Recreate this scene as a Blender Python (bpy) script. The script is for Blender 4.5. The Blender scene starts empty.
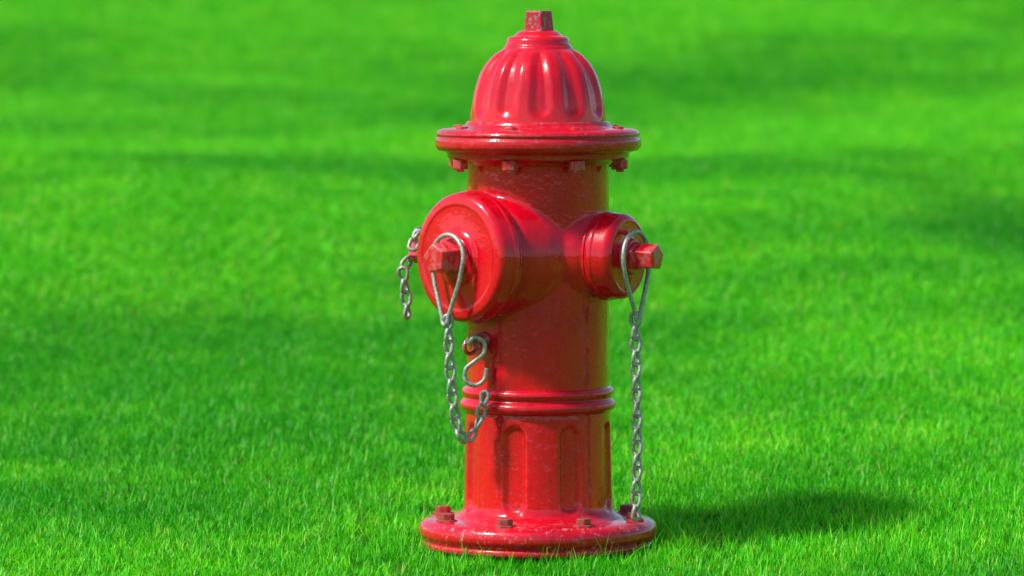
import bpy, bmesh, math, numpy as np, random
from mathutils import Vector, Matrix
random.seed(7); rng=np.random.default_rng(11)
scene=bpy.context.scene
scene.view_settings.view_transform='Standard'
scene.view_settings.look='None'
scene.view_settings.exposure=0
S=0.0016; Y0=548.0
def Z(py): return (Y0-py)*S

# ---------------------------------------------------------------- world + sun
SUN_DIR=Vector((-1.0,-0.44,0.0)).normalized()
ELEV=math.radians(50)
tosun=Vector((SUN_DIR.x*math.cos(ELEV),SUN_DIR.y*math.cos(ELEV),math.sin(ELEV)))
w=bpy.data.worlds.new("World"); scene.world=w; w.use_nodes=True
nt=w.node_tree; nt.nodes.clear()
o=nt.nodes.new('ShaderNodeOutputWorld'); b=nt.nodes.new('ShaderNodeBackground')
s=nt.nodes.new('ShaderNodeTexSky'); s.sky_type='NISHITA'; s.sun_disc=False
s.sun_elevation=ELEV; s.sun_rotation=math.atan2(tosun.x,tosun.y)
nt.links.new(s.outputs[0],b.inputs[0]); b.inputs[1].default_value=0.15
nt.links.new(b.outputs[0],o.inputs[0])
sd=bpy.data.lights.new("sun",'SUN'); sd.energy=4.6; sd.angle=math.radians(7.0); sd.color=(1,0.96,0.89)
so=bpy.data.objects.new("sun",sd); scene.collection.objects.link(so)
so.rotation_euler=tosun.to_track_quat('Z','Y').to_euler()

# ---------------------------------------------------------------- materials
def new_mat(name):
    m=bpy.data.materials.new(name); m.use_nodes=True
    n=m.node_tree; return m,n,n.nodes['Principled BSDF'],n.nodes['Material Output']
def node(n,t,**k):
    x=n.nodes.new(t)
    for a,v in k.items(): setattr(x,a,v)
    return x
def noise(n,vec,scale,detail=4,rough=0.55):
    x=n.nodes.new('ShaderNodeTexNoise'); x.inputs['Scale'].default_value=scale
    x.inputs['Detail'].default_value=detail; x.inputs['Roughness'].default_value=rough
    n.links.new(vec,x.inputs['Vector']); return x.outputs['Fac']
def ramp(n,fac,stops):
    x=n.nodes.new('ShaderNodeValToRGB'); e=x.color_ramp.elements
    while len(e)<len(stops): e.new(0.5)
    for i,(p,c) in enumerate(stops):
        e[i].position=p; e[i].color=(c,c,c,1) if isinstance(c,(int,float)) else (*c,1)
    n.links.new(fac,x.inputs[0]); return x.outputs[0]
def mixc(n,f,a,b,mode='MIX'):
    x=n.nodes.new('ShaderNodeMix'); x.data_type='RGBA'; x.blend_type=mode
    if hasattr(f,'node'): n.links.new(f,x.inputs[0])
    else: x.inputs[0].default_value=f
    for i,v in ((6,a),(7,b)):
        if hasattr(v,'node'): n.links.new(v,x.inputs[i])
        else: x.inputs[i].default_value=(*v,1)
    return x.outputs[2]
def math_(n,op,a,b=None):
    x=n.nodes.new('ShaderNodeMath'); x.operation=op; x.use_clamp=(op=='MULTIPLY')
    for i,v in enumerate((a,b)):
        if v is None: continue
        if hasattr(v,'node'): n.links.new(v,x.inputs[i])
        else: x.inputs[i].default_value=v
    return x.outputs[0]

def paint_mat(name,wear=0.5,base=(0.76,0.0008,0.014),rough=0.2):
    m,n,p,out=new_mat(name)
    g=node(n,'ShaderNodeNewGeometry'); pos=g.outputs['Position']
    sep=node(n,'ShaderNodeSeparateXYZ'); n.links.new(pos,sep.inputs[0])
    low=ramp(n,sep.outputs['Z'],[(0.02,1.0),(0.24,0.25)])   # splash / mower wear near the ground
    f1=noise(n,pos,9,5); f2=noise(n,pos,60,4,0.65); f3=noise(n,pos,260,3)
    c=mixc(n,ramp(n,f1,[(0.35,0.0),(0.7,1.0)]),base,tuple(x*0.72 for x in base))
    # chalky streaks running down
    mp=node(n,'ShaderNodeMapping'); mp.inputs['Scale'].default_value=(1,1,0.12); n.links.new(pos,mp.inputs['Vector'])
    st=noise(n,mp.outputs[0],85,4,0.6)
    fade=math_(n,'MULTIPLY',math_(n,'MULTIPLY',ramp(n,st,[(0.50,0),(0.70,1)]),ramp(n,f1,[(0.42,0),(0.62,1)])),0.28)
    c=mixc(n,fade,c,(0.66,0.05,0.08))
    # scuffs, strongest low down
    sc1=ramp(n,noise(n,pos,42,7,0.75),[(0.57,0),(0.65,1)])
    c=mixc(n,math_(n,'MULTIPLY',math_(n,'MULTIPLY',sc1,low),0.45),c,(0.60,0.11,0.14))
    sc2=ramp(n,noise(n,mp.outputs[0],40,6,0.7),[(0.57,0),(0.70,1)])
    c=mixc(n,math_(n,'MULTIPLY',math_(n,'MULTIPLY',sc2,low),0.45),c,(0.17,0.008,0.010))
    # worn edges
    pt=ramp(n,g.outputs['Pointiness'],[(0.515,0),(0.58,1)])
    ed=math_(n,'MULTIPLY',math_(n,'MULTIPLY',pt,ramp(n,f2,[(0.42,0),(0.6,1)])),wear)
    c=mixc(n,ed,c,(0.52,0.25,0.26))
    if wear>0.8:
        fl_=math_(n,'MULTIPLY',ramp(n,noise(n,pos,38,7,0.72),[(0.57,0),(0.63,1)]),0.42)
        c=mixc(n,fl_,c,(0.50,0.10,0.12))
        sx=math_(n,'MULTIPLY',math_(n,'MULTIPLY',ramp(n,noise(n,pos,90,6,0.8),[(0.58,0),(0.62,1)]),low),0.7)
        c=mixc(n,sx,c,(0.55,0.42,0.42))
    sp=math_(n,'MULTIPLY',ramp(n,f3,[(0.63,0),(0.71,1)]),0.5)
    c=mixc(n,sp,c,(0.12,0.006,0.010))
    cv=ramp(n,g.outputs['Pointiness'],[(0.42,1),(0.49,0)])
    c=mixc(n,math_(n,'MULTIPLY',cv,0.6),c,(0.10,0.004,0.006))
    n.links.new(c,p.inputs['Base Color'])
    n.links.new(ramp(n,f2,[(0.3,rough-0.05),(0.75,rough+0.18)]),p.inputs['Roughness'])
    p.inputs['Specular IOR Level'].default_value=0.2
    p.inputs['Coat Weight'].default_value=0.8; p.inputs['Coat Roughness'].default_value=0.035
    bp=node(n,'ShaderNodeBump'); bp.inputs['Strength'].default_value=0.45; bp.inputs['Distance'].default_value=0.0014
    h=math_(n,'ADD',noise(n,pos,70,3),math_(n,'MULTIPLY',noise(n,pos,20,3),1.0))
    n.links.new(h,bp.inputs['Height']); n.links.new(bp.outputs[0],p.inputs['Normal']); n.links.new(bp.outputs[0],p.inputs['Coat Normal'])
    return m
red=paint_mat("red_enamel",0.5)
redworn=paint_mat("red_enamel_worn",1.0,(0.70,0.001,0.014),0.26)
def rust_mat():
    m,n,p,out=new_mat("rusty_bolt")
    g=node(n,'ShaderNodeNewGeometry'); f=noise(n,g.outputs['Position'],120,4)
    n.links.new(mixc(n,ramp(n,f,[(0.38,0),(0.62,1)]),(0.42,0.012,0.016),(0.26,0.085,0.06)),p.inputs['Base Color'])
    p.inputs['Roughness'].default_value=0.55; return m
rust=rust_mat()
def chipped():
    m,n,p,out=new_mat("chipped_nut")
    g=node(n,'ShaderNodeNewGeometry'); f=noise(n,g.outputs['Position'],150,4)
    n.links.new(mixc(n,ramp(n,f,[(0.52,0),(0.6,1)]),(0.5,0.005,0.014),(0.26,0.17,0.17)),p.inputs['Base Color'])
    p.inputs['Roughness'].default_value=0.4; return m
chip=chipped()
def steel():
    m,n,p,out=new_mat("galvanised_steel")
    g=node(n,'ShaderNodeNewGeometry'); f=noise(n,g.outputs['Position'],200,4)
    n.links.new(mixc(n,ramp(n,f,[(0.35,0),(0.65,1)]),(0.26,0.28,0.23),(0.50,0.52,0.46)),p.inputs['Base Color'])
    n.links.new(ramp(n,f,[(0.3,0.42),(0.7,0.62)]),p.inputs['Roughness'])
    p.inputs['Metallic'].default_value=0.5; return m
galv=steel()
def dark():
    m,n,p,out=new_mat("dark_rubber_gasket")
    g=node(n,'ShaderNodeNewGeometry'); f=noise(n,g.outputs['Position'],60,4)
    n.links.new(mixc(n,f,(0.05,0.006,0.006),(0.11,0.02,0.015)),p.inputs['Base Color']); p.inputs['Roughness'].default_value=0.8
    return m
gask=dark()

# ---------------------------------------------------------------- mesh helpers
hyd=bpy.data.objects.new("fire_hydrant",None); scene.collection.objects.link(hyd)
def finish(name,verts,faces,mat,parent=hyd,angle=35,smooth=True):
    me=bpy.data.meshes.new(name); me.from_pydata([tuple(v) for v in verts],[],faces)
    bm=bmesh.new(); bm.from_mesh(me); bmesh.ops.recalc_face_normals(bm,faces=bm.faces); bm.to_mesh(me); bm.free()
    me.polygons.foreach_set('use_smooth',[smooth]*len(me.polygons))
    if smooth and angle: me.set_sharp_from_angle(angle=math.radians(angle))
    me.materials.append(mat)
    ob=bpy.data.objects.new(name,me); scene.collection.objects.link(ob); ob.parent=parent
    return ob
def round_profile(pts,rad=2.0,k=4):
    out=[pts[0]]
    for i in range(1,len(pts)-1):
        a=np.array(pts[i-1],float);c=np.array(pts[i],float);d=np.array(pts[i+1],float)
        la=np.linalg.norm(a-c);ld=np.linalg.norm(d-c)
        r=min(rad,la*0.45,ld*0.45)
        p0=c+(a-c)/la*r;p2=c+(d-c)/ld*r
        for t in np.linspace(0,1,k):
            out.append(tuple((1-t)**2*p0+2*t*(1-t)*c+t*t*p2))
    out.append(pts[-1]); return out
def resample(pts,step):
    out=[]
    for i in range(len(pts)-1):
        a=np.array(pts[i],float);d=np.array(pts[i+1],float)
        n=max(1,int(np.linalg.norm(d-a)/step))
        for j in range(n): out.append(tuple(a+(d-a)*j/n))
    out.append(tuple(pts[-1])); return out
def lathe(name,prof,mat,n=128,mod=None,M=None,angle=35,cap=True):
    """prof: (r_px, axial_px) where axial is image y (M None) or distance s along M's Z"""
    V=[];F=[]
    for (r,y) in prof:
        for j in range(n):
            th=2*math.pi*j/n
            rr=r if mod is None else mod(r,y,th)
            if M is None: V.append(Vector((rr*S*math.sin(th),-rr*S*math.cos(th),Z(y))))
            else: V.append(M@Vector((rr*S*math.cos(th),rr*S*math.sin(th),y*S)))
    for i in range(len(prof)-1):
        for j in range(n):
            k=(j+1)%n; F.append((i*n+j,i*n+k,(i+1)*n+k,(i+1)*n+j))
    if cap:
        F.append(tuple(range(n))); L=(len(prof)-1)*n; F.append(tuple(range(L,L+n)))
    return finish(name,V,F,mat,angle=angle)
def tube(path,rad,closed=False,ns=8,V=None,F=None):
    P=[Vector(p) for p in path]; n=len(P); base=len(V)
    T=[]
    for i in range(n):
        a=P[(i-1)%n] if closed or i>0 else P[i]; c=P[(i+1)%n] if closed or i<n-1 else P[i]
        T.append((c-a).normalized())
    up=Vector((0,0,1)) if abs(T[0].z)<0.9 else Vector((1,0,0))
    N=(up-T[0]*up.dot(T[0])).normalized()
    for i in range(n):
        N=(N-T[i]*N.dot(T[i])).normalized(); B=T[i].cross(N)
        for j in range(ns):
            a=2*math.pi*j/ns; V.append(P[i]+(N*math.cos(a)+B*math.sin(a))*rad)
    m=n if closed else n-1
    for i in range(m):
        k=(i+1)%n
        for j in range(ns):
            l=(j+1)%ns; F.append((base+i*ns+j,base+i*ns+l,base+k*ns+l,base+k*ns+j))
    if not closed:
        F.append(tuple(base+j for j in range(ns))); F.append(tuple(base+(n-1)*ns+j for j in range(ns)))
def catmull(pts,closed=False,k=8):
    P=[Vector(p) for p in pts]; n=len(P); out=[]
    rngi=range(n) if closed else range(n-1)
    for i in rngi:
        g=(lambda q:P[q%n]) if closed else (lambda q:P[min(max(q,0),n-1)])
        a,b_,c,d=g(i-1),g(i),g(i+1),g(i+2)
        for j in range(k):
            t=j/k
            out.append(0.5*((2*b_)+(c-a)*t+(2*a-5*b_+4*c-d)*t*t+(3*b_-a-3*c+d)*t**3))
    if not closed: out.append(P[-1])
    return out
def P3(px,dy,py): return Vector(((px-538)*S,dy*S,Z(py)))   # x px, depth px (+ = away), y px

def sstep(a,b,x):
    t=min(1,max(0,(x-a)/(b-a))); return t*t*(3-2*t)
OFF=math.radians(3.5)
# ---------------------------------------------------------------- hydrant parts
# bonnet dome
dome=[(30,46),(34,48.5),(42,53),(49.5,60),(55.5,68),(60,77),(63.5,88),(66,99),(67.5,110),(68.5,124),(69,130)]
dome=[tuple(v)[0:2] for v in [(p.x,p.y) for p in catmull([(a,b_,0) for a,b_ in dome],k=6)]]
def flute(r,y,th,n,off,y0,y1,frac,D,edge):
    sp=2*math.pi/n
    a=(th-off+sp/2)%sp-sp/2
    u=abs(a*r); hw=sp*r*frac*0.5
    yy0=y0+hw; yy1=y1-hw
    if y<yy0: d=hw-math.hypot(u,(yy0-y))
    elif y>yy1: d=hw-math.hypot(u,(y-yy1))
    else: d=hw-u
    if d<=0: return r
    return r-D*sstep(0,edge,d)
def dm(r,y,th): return flute(r,y,th,12,math.radians(2),47,119,0.78,4.0,10)
lathe("bonnet",resample(dome,1.6),red,n=480,mod=dm,angle=60)
lathe("bonnet_cap",round_profile([(0.5,31),(18,31),(21,33),(24,36),(29,37),(31.5,40),(32,45),(35,48),(35,52),(5,52)],1.6),red)
# operating nut
def prism(name,n,r0,r1,y0,y1,mat,M=None,rot=0,bev=1.6):
    """r0 at y0, r1 at y1"""
    V=[];F=[]
    for r,y in ((r0,y0),(r1,y1)):
        for j in range(n):
            th=2*math.pi*j/n+rot
            if M is None: V.append(Vector((r*S*math.sin(th),-r*S*math.cos(th),Z(y))))
            else: V.append(M@Vector((r*S*math.cos(th),r*S*math.sin(th),y*S)))
    for j in range(n):
        k=(j+1)%n; F.append((j,k,n+k,n+j))
    F.append(tuple(range(n)));F.append(tuple(range(n,2*n)))
    ob=finish(name,V,F,mat,smooth=False)
    md=ob.modifiers.new("b",'BEVEL'); md.width=bev*S; md.segments=3; md.limit_method='ANGLE'
    md.harden_normals=False
    return ob
prism("operating_nut",5,14,16.5,11,33,chip,rot=math.radians(12))
# bonnet flange
fl=[(60,121),(71,121),(73,125),(80,127),(96,128.5),(101,131),(102.5,134),(100.5,136.5),(103,139),(103,146),(100,150),(93,151.5),(91,153),(91,157),(88,159),(76,160),(72,165),(60,165)]
lathe("bonnet_flange",round_profile(fl,1.6),redworn,n=192)
# bolts
def bolts(prefix,R,r,ytop,ybot,mat,washer=False):
    for i in range(8):
        a=OFF+math.radians(22.5)+i*math.pi/4
        T=Matrix.Translation((R*S*math.sin(a),-R*S*math.cos(a),0))
        c=prism(f"{prefix}_{i+1}",6,r,r,ytop,ybot,mat,rot=random.random(),bev=1.0)
        c.matrix_local=T
bolts("flange_nut",86,8.2,158.5,168,redworn)
bolts("flange_bolt_shank",86,4.2,167,171,redworn)
bolts("flange_bolt_head",84,6.5,125.5,129.5,red)
# lower barrel with beads and flutes
low=[(60,383),(72,386),(75.5,387.5),(77,391),(75.5,394.5),(73.5,397),(76,399),(78.5,402),(78.5,406),(76,408.5),(72.5,411)]
low=round_profile(low,1.5)+[(72.7,414),(73,430),(73.6,460),(74.2,490),(74.6,505),(76,510),(80,514),(86,517),(86,522)]
def lm(r,y,th): return flute(r,y,th,8,OFF+math.radians(22.5),419,511,0.47,4.2,6.0) if 412<y<513 else r
lathe("lower_barrel",resample(low,1.8),red,n=400,mod=lm,angle=50)
# base flange
bf=[(70,516.5),(104,517.5),(113,519),(118,522.5),(120,527),(120,533),(117.5,537),(114.5,539.5),(117,541.5),(117,546),(112,549),(85,549)]
lathe("base_flange",round_profile(bf,2.0),redworn,n=192)
lathe("standpipe",[(98,545),(99,600)],gask)
bolts("base_bolt",101,8.0,510,518,rust)
bolts("base_washer",101,11,516.2,519.5,rust)

# upper body: barrel + nozzle necks fused
AXY=254.0
def nozM(deg):   # deg: from camera direction, + to the right
    a=math.radians(deg); d=Vector((math.sin(a),-math.cos(a),0))
    t=Vector((math.cos(a),math.sin(a),0)); u=d.cross(t)
    M=Matrix((( t.x,u.x,d.x,0),(t.y,u.y,d.y,0),(t.z,u.z,d.z,Z(AXY)),(0,0,0,1)))
    return M,d,t
MP,dP,tP=nozM(-47); MR,dR,tR=nozM(60); ML,dL,tL=nozM(-120)
def rawcyl(bm,prof,M=None,n=96):
    rows=[]
    for r,y in prof:
        row=[]
        for j in range(n):
            th=2*math.pi*j/n
            v=Vector((r*S*math.sin(th),-r*S*math.cos(th),Z(y))) if M is None else M@Vector((r*S*math.cos(th),r*S*math.sin(th),y*S))
            row.append(bm.verts.new(v))
        rows.append(row)
    for a,b_ in zip(rows,rows[1:]):
        for j in range(n): bm.faces.new((a[j],a[(j+1)%n],b_[(j+1)%n],b_[j]))
    bm.faces.new(rows[0]); bm.faces.new(rows[-1])
bm=bmesh.new()
rawcyl(bm,[(71.5,152),(71,170),(71,392)])
rawcyl(bm,[(30,1),(70,24),(68,45),(61,70),(57,76),(53,81)],MP)
rawcyl(bm,[(25,1),(58,34),(54,50),(44,68),(38,75),(36,82)],MR)
rawcyl(bm,[(25,1),(58,34),(54,50),(44,68),(38,75),(36,86)],ML)
bmesh.ops.recalc_face_normals(bm,faces=bm.faces)
me=bpy.data.meshes.new("upper_barrel"); bm.to_mesh(me); bm.free(); me.materials.append(red)
ub=bpy.data.objects.new("upper_barrel",me); scene.collection.objects.link(ub); ub.parent=hyd
r=ub.modifiers.new("r",'REMESH'); r.mode='VOXEL'; r.voxel_size=0.0021; r.use_smooth_shade=True
sm=ub.modifiers.new("s",'SMOOTH'); sm.factor=0.6; sm.iterations=12

def cap_nozzle(pre,M,R,s0,s1,tip,neck,nr,rot,nm=redworn):
    lathe(pre+"_nozzle_ring",round_profile([(neck-4,s0-12),(neck+3,s0-11),(R-5,s0-6),(R-3,s0-4),(R-3,s0-1.5),(neck-4,s0-1)],1.2),red,M=M)
    lathe(pre+"_gasket",[(R-7,s0-2),(R-7,s0+2)],gask,M=M)
    lathe(pre+"_cap",round_profile([(R-8,s0+0.8),(R-0.5,s0+0.8),(R,s0+3),(R,s0+7),(R-1,s0+8.5),(R-2.2,s1-5),(R-6,s1-0.5),(R*0.80,s1+0.5),(R*0.77,s1-0.4),(R*0.44,s1+0.6),(R*0.40,s1+3),(nr+3,s1+4.5),(nr+1,s1+7),(2,s1+7)],2.4),red,M=M)
    prism(pre+"_cap_nut",5,nr,nr*0.86,s1+6,tip,nm,M=M,rot=rot,bev=1.8)
cap_nozzle("pumper",MP,66,84,109,141,53,18,0.5)
cap_nozzle("hose",MR,44.5,76,103,136,36,15.5,0.2)
cap_nozzle("rear_hose",ML,44.5,80,108,145,36,15.5,0.9)

# chain eye stub on the barrel
aE=math.asin(-54/71); dE=Vector((math.sin(aE),-math.cos(aE),0))
V=[];F=[]
c0=dE*68*S+Vector((0,0,Z(336))); c1=dE*82*S+Vector((0,0,Z(339)))
tube([c0,c1],8.5*S,ns=16,V=V,F=F)
finish("chain_eye_boss",V,F,redworn)
V=[];F=[]
cc=dE*89*S+Vector((0,0,Z(343)))
tube([cc+Vector((0,0,1))*math.cos(t)*7*S+dE*math.sin(t)*7*S for t in np.linspace(0,2*math.pi,17)[:-1]],2.2*S,closed=True,V=V,F=F)
finish("chain_eye",V,F,redworn,angle=0)

# ---------------------------------------------------------------- chains
def link(V,F,c,T,N,L=15.5,W=9.5,wr=1.45):
    B=T.cross(N); pts=[]
    hr=(W/2-wr); st=(L/2-wr)-hr
    for i in range(8):
        a=math.pi*i/7; pts.append((hr*math.cos(a),st+hr*math.sin(a)))
    for i in range(8):
        a=math.pi+math.pi*i/7; pts.append((hr*math.cos(a),-st+hr*math.sin(a)))
    path=[]
    for x,y in pts:
        tw=0.5*y/(L/2)         # twisted link
        path.append(c+T*y*S+(N*math.cos(tw)+B*math.sin(tw))*x*S)
    tube(path,wr*S,closed=True,ns=6,V=V,F=F)
def chain(name,ctrl,pitch=11.8,**k):
    pts=catmull(ctrl,k=20); V=[];F=[]
    acc=0; nxt=0; i=0
    ang0=0.6
    for a,b_ in zip(pts,pts[1:]):
        L=(b_-a).length/S
        while nxt<=acc+L and L>0:
            c=a+(b_-a)*((nxt-acc)/L); T=(b_-a).normalized()
            ref=Vector((1,0,0)); N=(ref-T*ref.dot(T))
            if N.length<0.2: N=Vector((0,1,0))
            N.normalize(); B=T.cross(N)
            an=ang0+i*math.pi/2+random.uniform(-.3,.3)
            link(V,F,c,T,N*math.cos(an)+B*math.sin(an),**k); i+=1; nxt+=pitch
        acc+=L
    return finish(name,V,F,galv,angle=0)
def loop(name,d,t,s,half,ytop,ybot,lean=0,rad=2.3):
    """wire loop hanging round a cap nut, closes into a two-wire neck"""
    yc=ytop+half
    pts=[]
    for a in np.linspace(math.radians(200),math.radians(-20),13):
        pts.append((half*math.cos(a),yc-half*math.sin(a)))
    Hh=ybot-yc
    pts+= [(half*0.78,yc+Hh*0.35),(half*0.45,yc+Hh*0.65),(4.6,yc+Hh*0.88),(3.4,ybot-3),(0,ybot),(-3.4,ybot-3),(-4.6,yc+Hh*0.88),(-half*0.45,yc+Hh*0.65),(-half*0.78,yc+Hh*0.35)]
    P=[d*(s+lean*max(0,(y-ytop))/(ybot-ytop))*S+t*x*S+Vector((0,0,Z(y))) for x,y in pts]
    V=[];F=[]
    tube(catmull(P,closed=True,k=4),rad*S,closed=True,ns=8,V=V,F=F)
    return finish(name,V,F,galv,angle=0)
loop("pumper_cap_loop",dP,tP,121,23,231,320,lean=5)
loop("hose_cap_loop",dR,tR,111,27,229,318,lean=3)
CK=dict(wr=2.1,W=13,L=18,pitch=12.8)
chain("pumper_chain",[P3(449,-85,317),P3(450,-85,345),P3(452,-84,375),P3(455,-82,405),P3(460,-79,427),P3(469,-75,432),P3(478,-72,419),P3(483,-69,401),P3(487,-66,382)],**CK)
eyx=538+cc.x/S; eyd=cc.y/S
V=[];F=[]
tube(catmull([P3(eyx-2,eyd-6,340),P3(eyx+5,eyd-6,333),P3(eyx+14,eyd-5,338),P3(eyx+14,eyd-4,349),P3(eyx+5,eyd-3,357),P3(eyx-4,eyd-2,365),P3(eyx-4,eyd-2,376),P3(eyx+5,eyd-2,381),P3(eyx+14,eyd-2,376),P3(eyx+17,eyd-2,364)],k=5),2.3*S,V=V,F=F)
finish("s_hook",V,F,galv,angle=0)
hx=538+dR.x*113; hd=dR.y*113
chain("hose_chain",[P3(hx-2,hd,316),P3(hx-1,hd,370),P3(hx,hd-1,440),P3(hx-1,hd-2,505),P3(hx-1,hd-3,510)],**CK)
# rear chain: draped over the rear cap nut, free end hanging
def nutpt(s_,a,rad): 
    q=dL*s_*S+tL*math.cos(a)*rad*S; return Vector((q.x,q.y,Z(AXY)+math.sin(a)*rad*S))
chain("rear_chain",[nutpt(134,math.radians(20),20),nutpt(136,math.radians(65),20),nutpt(138,math.radians(115),20),nutpt(140,math.radians(160),21),P3(404,60,268),P3(403,60,285),P3(405,60,303),P3(406,60,320)],**CK)

# ---------------------------------------------------------------- terrain
def H(x,y):
    x=np.asarray(x,float);y=np.asarray(y,float)
    h=0.0875*38*np.tanh(y/38)
    d=np.sqrt(x*x+y*y)
    k=1-np.exp(-(d/1.6)**2)
    h=h+k*(0.03*np.sin(0.9*x+0.5*y+0.6)+0.035*np.sin(-0.5*x+1.25*y+2.1)+0.02*np.sin(1.9*x-0.8*y+1.0)+0.014*np.sin(2.3*y+1.7*x)+0.008*np.sin(4.1*x+1.2*y)*np.sin(3.3*y-x))
    # a low swell whose lee side lies in weaker light
    h=h+0.09*np.exp(-((x-0.6)/0.6)**2-((y-3.6)/1.3)**2)
    far=1-np.exp(-(d/25)**2)
    h=h+far*(0.5*np.sin(x/17+1)+0.4*np.sin(y/21+x/30))
    return h-0.004*np.exp(-(d/0.3)**2)
g=np.linspace(-1,1,281); ax=np.sinh(g*5.6)/np.sinh(5.6)*600
X,Yg=np.meshgrid(ax,ax); ZZ=H(X,Yg); n=len(ax)
V=np.stack([X.ravel(),Yg.ravel(),ZZ.ravel()],1)
idx=np.arange(n*n).reshape(n,n)
F=np.stack([idx[:-1,:-1].ravel(),idx[:-1,1:].ravel(),idx[1:,1:].ravel(),idx[1:,:-1].ravel()],1)
me=bpy.data.meshes.new("ground"); me.from_pydata(V.tolist(),[],F.tolist())
me.polygons.foreach_set('use_smooth',[True]*len(me.polygons))
gr=bpy.data.objects.new("ground",me); scene.collection.objects.link(gr)
m,nn,p,out=new_mat("turf_soil")
gg=node(nn,'ShaderNodeNewGeometry')
f=noise(nn,gg.outputs['Position'],14,6); f2=noise(nn,gg.outputs['Position'],0.4,3)
c=mixc(nn,f,(0.010,0.05,0.003),(0.03,0.16,0.005)); c=mixc(nn,ramp(nn,f2,[(0.4,0),(0.6,0.5)]),c,(0.03,0.20,0.004))
nn.links.new(c,p.inputs['Base Color']); p.inputs['Roughness'].default_value=0.95; p.inputs['Specular IOR Level'].default_value=0.1
me.materials.append(m)

# grass material
m,nn,p,out=new_mat("grass_blades")
gg=node(nn,'ShaderNodeNewGeometry'); pos=gg.outputs['Position']
at=node(nn,'ShaderNodeAttribute',attribute_name="bl"); at2=node(nn,'ShaderNodeAttribute',attribute_name="hh")
off=node(nn,'ShaderNodeMapping'); nn.links.new(pos,off.inputs['Vector']); off.inputs['Location'].default_value=(31.7,8.9,5.0)
off.inputs['Scale'].default_value=(0.7,1.0,1.0); off.inputs['Rotation'].default_value=(0,0,0.35)
big=noise(nn,off.outputs[0],0.9,5,0.6); med=noise(nn,pos,6,4,0.6); fine=noise(nn,pos,28,3,0.6)
c=ramp(nn,at.outputs['Fac'],[(0.0,(0.024,0.44,0.003)),(0.45,(0.080,0.72,0.004)),(0.82,(0.175,0.86,0.006)),(0.955,(0.30,0.86,0.02)),(1.0,(0.6,0.70,0.18))])
dk=mixc(nn,1.0,c,(0.42,0.68,0.8),'MULTIPLY')
c2=mixc(nn,ramp(nn,big,[(0.40,0),(0.55,1)]),dk,c)
# shade on the swell's far side, painted into the turf colour
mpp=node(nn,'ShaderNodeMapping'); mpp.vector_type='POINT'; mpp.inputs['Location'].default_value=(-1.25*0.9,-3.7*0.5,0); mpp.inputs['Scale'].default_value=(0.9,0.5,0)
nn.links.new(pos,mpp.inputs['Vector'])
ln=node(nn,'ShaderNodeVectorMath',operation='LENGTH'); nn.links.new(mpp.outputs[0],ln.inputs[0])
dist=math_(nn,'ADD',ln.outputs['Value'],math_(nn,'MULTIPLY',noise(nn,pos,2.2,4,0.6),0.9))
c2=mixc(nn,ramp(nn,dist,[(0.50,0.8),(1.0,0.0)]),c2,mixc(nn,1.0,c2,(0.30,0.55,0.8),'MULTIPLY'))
lt=mixc(nn,1.0,c2,(1.8,1.14,1.2),'MULTIPLY')
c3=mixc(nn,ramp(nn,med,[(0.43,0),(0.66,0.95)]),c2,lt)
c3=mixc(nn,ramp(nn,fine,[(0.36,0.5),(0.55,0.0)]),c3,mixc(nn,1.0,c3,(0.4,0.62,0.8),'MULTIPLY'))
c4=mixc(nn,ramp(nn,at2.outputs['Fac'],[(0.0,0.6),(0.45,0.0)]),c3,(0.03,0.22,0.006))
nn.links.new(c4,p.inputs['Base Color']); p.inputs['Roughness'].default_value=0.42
p.inputs['Specular IOR Level'].default_value=0.22
va=node(nn,'ShaderNodeVectorMath',operation='ADD'); nn.links.new(gg.outputs['Normal'],va.inputs[0]); va.inputs[1].default_value=(0,0,0.35)
vn=node(nn,'ShaderNodeVectorMath',operation='NORMALIZE'); nn.links.new(va.outputs[0],vn.inputs[0]); nn.links.new(vn.outputs[0],p.inputs['Normal'])
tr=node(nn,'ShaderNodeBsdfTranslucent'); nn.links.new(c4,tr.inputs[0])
mx=node(nn,'ShaderNodeMixShader'); mx.inputs[0].default_value=0.38
nn.links.new(p.outputs[0],mx.inputs[1]); nn.links.new(tr.outputs[0],mx.inputs[2]); nn.links.new(mx.outputs[0],out.inputs[0])
grassmat=m

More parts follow.
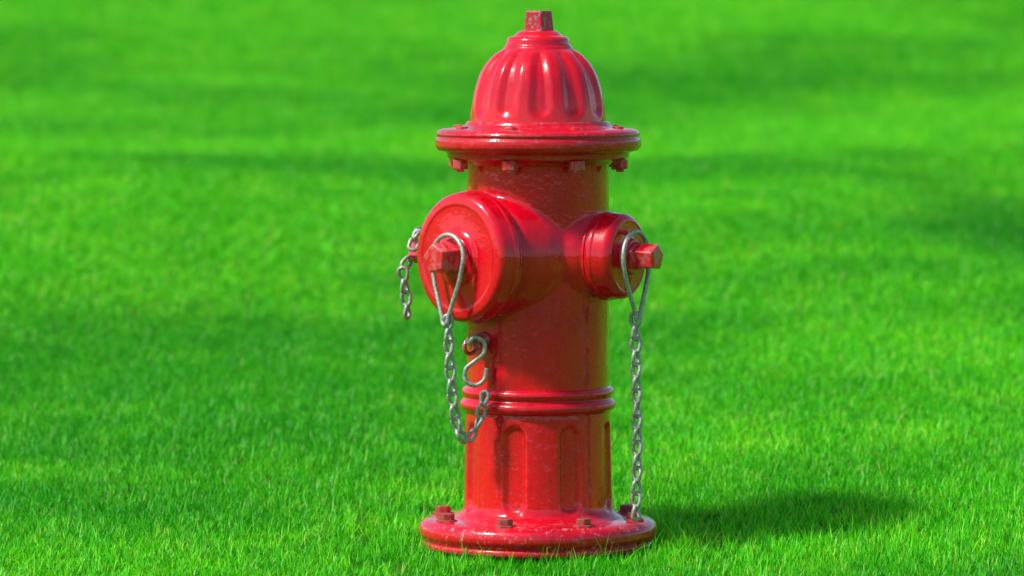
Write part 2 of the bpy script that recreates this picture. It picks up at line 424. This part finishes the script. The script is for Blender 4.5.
tcol=bpy.data.collections.new("grass_tufts")   # instance sources only
pcol=bpy.data.collections.new("grass_patches")
def blades(name,col,bx,by,seed):
    rg=np.random.default_rng(seed); V=[];F=[];BL=[];HH=[]
    ph=rg.uniform(0,6.28,4)
    for x_,y_ in zip(bx,by):
        cl=0.5+0.5*math.sin(x_*75+ph[0]+1.5*math.sin(y_*48+ph[1]))*math.sin(y_*66+ph[2])
        L=rg.uniform(0.013,0.027) if rg.random()<0.95 else rg.uniform(0.028,0.042)
        L*=0.72+0.5*cl
        wd=rg.uniform(0.0005,0.0011)
        la=rg.random()*2*math.pi; lean=rg.uniform(0.1,1.2); curl=rg.uniform(0.1,1.4)
        fa=la+math.pi/2+rg.normal()*0.5
        side=np.array([math.cos(fa),math.sin(fa),0])
        pos_=np.array([x_,y_,-0.003]); ang=lean*0.6; seg=3; base=len(V)
        br=rg.random()
        for k in range(seg+1):
            t=k/seg; wk=wd*(1-t**2.2)*(0.75+0.5*min(1,t*3))
            if k<seg:
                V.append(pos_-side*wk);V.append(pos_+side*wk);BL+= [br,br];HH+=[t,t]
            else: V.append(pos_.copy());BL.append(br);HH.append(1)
            dirv=np.array([math.cos(la)*math.sin(ang),math.sin(la)*math.sin(ang),math.cos(ang)])
            pos_=pos_+dirv*L/seg; ang+=curl/seg*(0.5+t)
        for k in range(seg-1):
            q=base+2*k; F.append((q,q+1,q+3,q+2))
        q=base+2*(seg-1); F.append((q,q+1,q+2))
    me=bpy.data.meshes.new(name); me.from_pydata([tuple(v) for v in V],[],F)
    a1=me.attributes.new("bl",'FLOAT','POINT'); a1.data.foreach_set('value',BL)
    a2=me.attributes.new("hh",'FLOAT','POINT'); a2.data.foreach_set('value',HH)
    me.polygons.foreach_set('use_smooth',[True]*len(me.polygons)); me.materials.append(grassmat)
    ob=bpy.data.objects.new(name,me); col.objects.link(ob)
CELL=0.2
for i in range(6):
    rr=0.04*np.sqrt(rng.random(60)); a=rng.random(60)*2*np.pi
    blades(f"tuft_{i}",tcol,rr*np.cos(a),rr*np.sin(a),100+i)
for i in range(10):
    nb=1950; blades(f"patch_{i}",pcol,rng.uniform(-CELL/2,CELL/2,nb),rng.uniform(-CELL/2,CELL/2,nb),200+i)

def tilt(x,y):
    e=0.05; gx=(H(x+e,y)-H(x-e,y))/(2*e); gy=(H(x,y+e)-H(x,y-e))/(2*e); return gx,gy
def rots(x,y,spin):
    gx,gy=tilt(x,y); out=np.zeros((len(x),3))
    for i in range(len(x)):
        nrm=Vector((-gx[i],-gy[i],1)).normalized()
        q=Vector((0,0,1)).rotation_difference(nrm)
        out[i]=(q.to_matrix()@Matrix.Rotation(spin[i],3,'Z')).to_euler()[:]
    return out
# loose tufts hugging the hydrant's foot
N=int(0.6*0.6*780); x=rng.uniform(-0.3,0.3,N); y=rng.uniform(-0.3,0.3,N)
dd=np.sqrt(x*x+y*y); kk=dd>0.185; x,y,dd=x[kk],y[kk],dd[kk]
# longer, unmown fringe right against the flange
M2=110; a=rng.uniform(0,2*np.pi,M2); rr=rng.uniform(0.196,0.222,M2)
x=np.concatenate([x,rr*np.cos(a)]); y=np.concatenate([y,rr*np.sin(a)])
s1=np.concatenate([np.ones(len(dd)),rng.uniform(1.1,1.5,M2)])
tx,ty,ts,tz=x,y,s1,s1*rng.uniform(0.9,1.15,len(x)); trot=rots(x,y,rng.uniform(0,6.28,len(x)))
# turf patches: fine cells near, coarser farther out
P=[]
def cells(x0,x1,y0,y1,size,hole=None):
    cx_=np.arange(x0+size/2,x1,size); cy_=np.arange(y0+size/2,y1,size)
    a,b_=np.meshgrid(cx_,cy_); a=a.ravel(); b_=b_.ravel()
    if hole: 
        k=~((a>hole[0])&(a<hole[1])&(b_>hole[2])&(b_<hole[3])); a=a[k]; b_=b_[k]
    P.append((a,b_,np.full(len(a),size/CELL)))
cells(-3.9,3.9,-1.5,13.5,0.2,(-0.3,0.3,-0.3,0.3))
cells(-11.1,11.1,-8.7,22.5,0.4,(-3.9,3.9,-1.5,13.5))
cells(-35.1,35.1,-23.1,59.7,0.8,(-11.1,11.1,-8.7,22.5))
x=np.concatenate([q[0] for q in P]);y=np.concatenate([q[1] for q in P]);s_=np.concatenate([q[2] for q in P])
pat=0.5+0.25*np.sin(1.6*x+1.3*np.sin(1.7*y))+0.25*np.sin(2.2*y+1.1*np.sin(1.9*x)+1)
zs=np.where(s_<1.5,1.0,np.where(s_<3,1.3,1.7))*(0.85+0.35*pat)
prot=rots(x,y,rng.integers(0,4,len(x))*math.pi/2)

lawn=bpy.data.objects.new("lawn_grass",None); scene.collection.objects.link(lawn)
def instancer(name,x,y,rot,scl,col):
    N=len(x); me=bpy.data.meshes.new(name); me.vertices.add(N)
    me.vertices.foreach_set('co',np.stack([x,y,H(x,y)],1).ravel())
    A=me.attributes.new("rot",'FLOAT_VECTOR','POINT');A.data.foreach_set('vector',rot.ravel())
    A=me.attributes.new("scl",'FLOAT_VECTOR','POINT');A.data.foreach_set('vector',scl.ravel())
    lg=bpy.data.objects.new(name,me); scene.collection.objects.link(lg); lg.parent=lawn
    ng=bpy.data.node_groups.new(name+"_gn",'GeometryNodeTree')
    ng.interface.new_socket("Geometry",in_out='INPUT',socket_type='NodeSocketGeometry')
    ng.interface.new_socket("Geometry",in_out='OUTPUT',socket_type='NodeSocketGeometry')
    gi=ng.nodes.new('NodeGroupInput');go=ng.nodes.new('NodeGroupOutput')
    iop=ng.nodes.new('GeometryNodeInstanceOnPoints'); ci=ng.nodes.new('GeometryNodeCollectionInfo')
    ci.inputs['Collection'].default_value=col; ci.inputs['Separate Children'].default_value=True; ci.inputs['Reset Children'].default_value=True
    ra=ng.nodes.new('GeometryNodeInputNamedAttribute'); ra.data_type='FLOAT_VECTOR'; ra.inputs[0].default_value="rot"
    sa=ng.nodes.new('GeometryNodeInputNamedAttribute'); sa.data_type='FLOAT_VECTOR'; sa.inputs[0].default_value="scl"
    ri=ng.nodes.new('FunctionNodeRandomValue'); ri.data_type='INT'
    for sck in ri.inputs:
        if sck.type=='INT' and sck.name=='Max' and sck.enabled: sck.default_value=1000
    e2r=ng.nodes.new('FunctionNodeEulerToRotation')
    ng.links.new(gi.outputs[0],iop.inputs['Points']); ng.links.new(ci.outputs[0],iop.inputs['Instance'])
    iop.inputs['Pick Instance'].default_value=True
    io=[q for q in ri.outputs if q.type=='INT'][0]
    ng.links.new(io,iop.inputs['Instance Index'])
    ng.links.new(ra.outputs[0],e2r.inputs[0]); ng.links.new(e2r.outputs[0],iop.inputs['Rotation'])
    ng.links.new(sa.outputs[0],iop.inputs['Scale']); ng.links.new(iop.outputs[0],go.inputs[0])
    md=lg.modifiers.new("grass",'NODES'); md.node_group=ng
instancer("turf_patches",x,y,prot,np.stack([s_,s_,zs],1),pcol)
instancer("foot_tufts",tx,ty,trot,np.stack([ts,ts,tz],1),tcol)
print("patches",len(x))

# ---------------------------------------------------------------- camera
DIST=8.0; cx=-26*S; zc=Z(288)
cam=bpy.data.cameras.new("camera"); co=bpy.data.objects.new("camera",cam); scene.collection.objects.link(co)
co.location=(cx,-DIST,zc+DIST*math.tan(math.radians(3.2)))
tgt=Vector((cx,0,zc)); dv=tgt-co.location
co.rotation_euler=dv.to_track_quat('-Z','Y').to_euler()
cam.sensor_width=36; cam.lens=36*dv.length/(1024*S)
cam.clip_end=2000; cam.clip_start=0.1
cam.dof.use_dof=True; cam.dof.focus_distance=dv.length-0.08; cam.dof.aperture_fstop=3.8
scene.camera=co
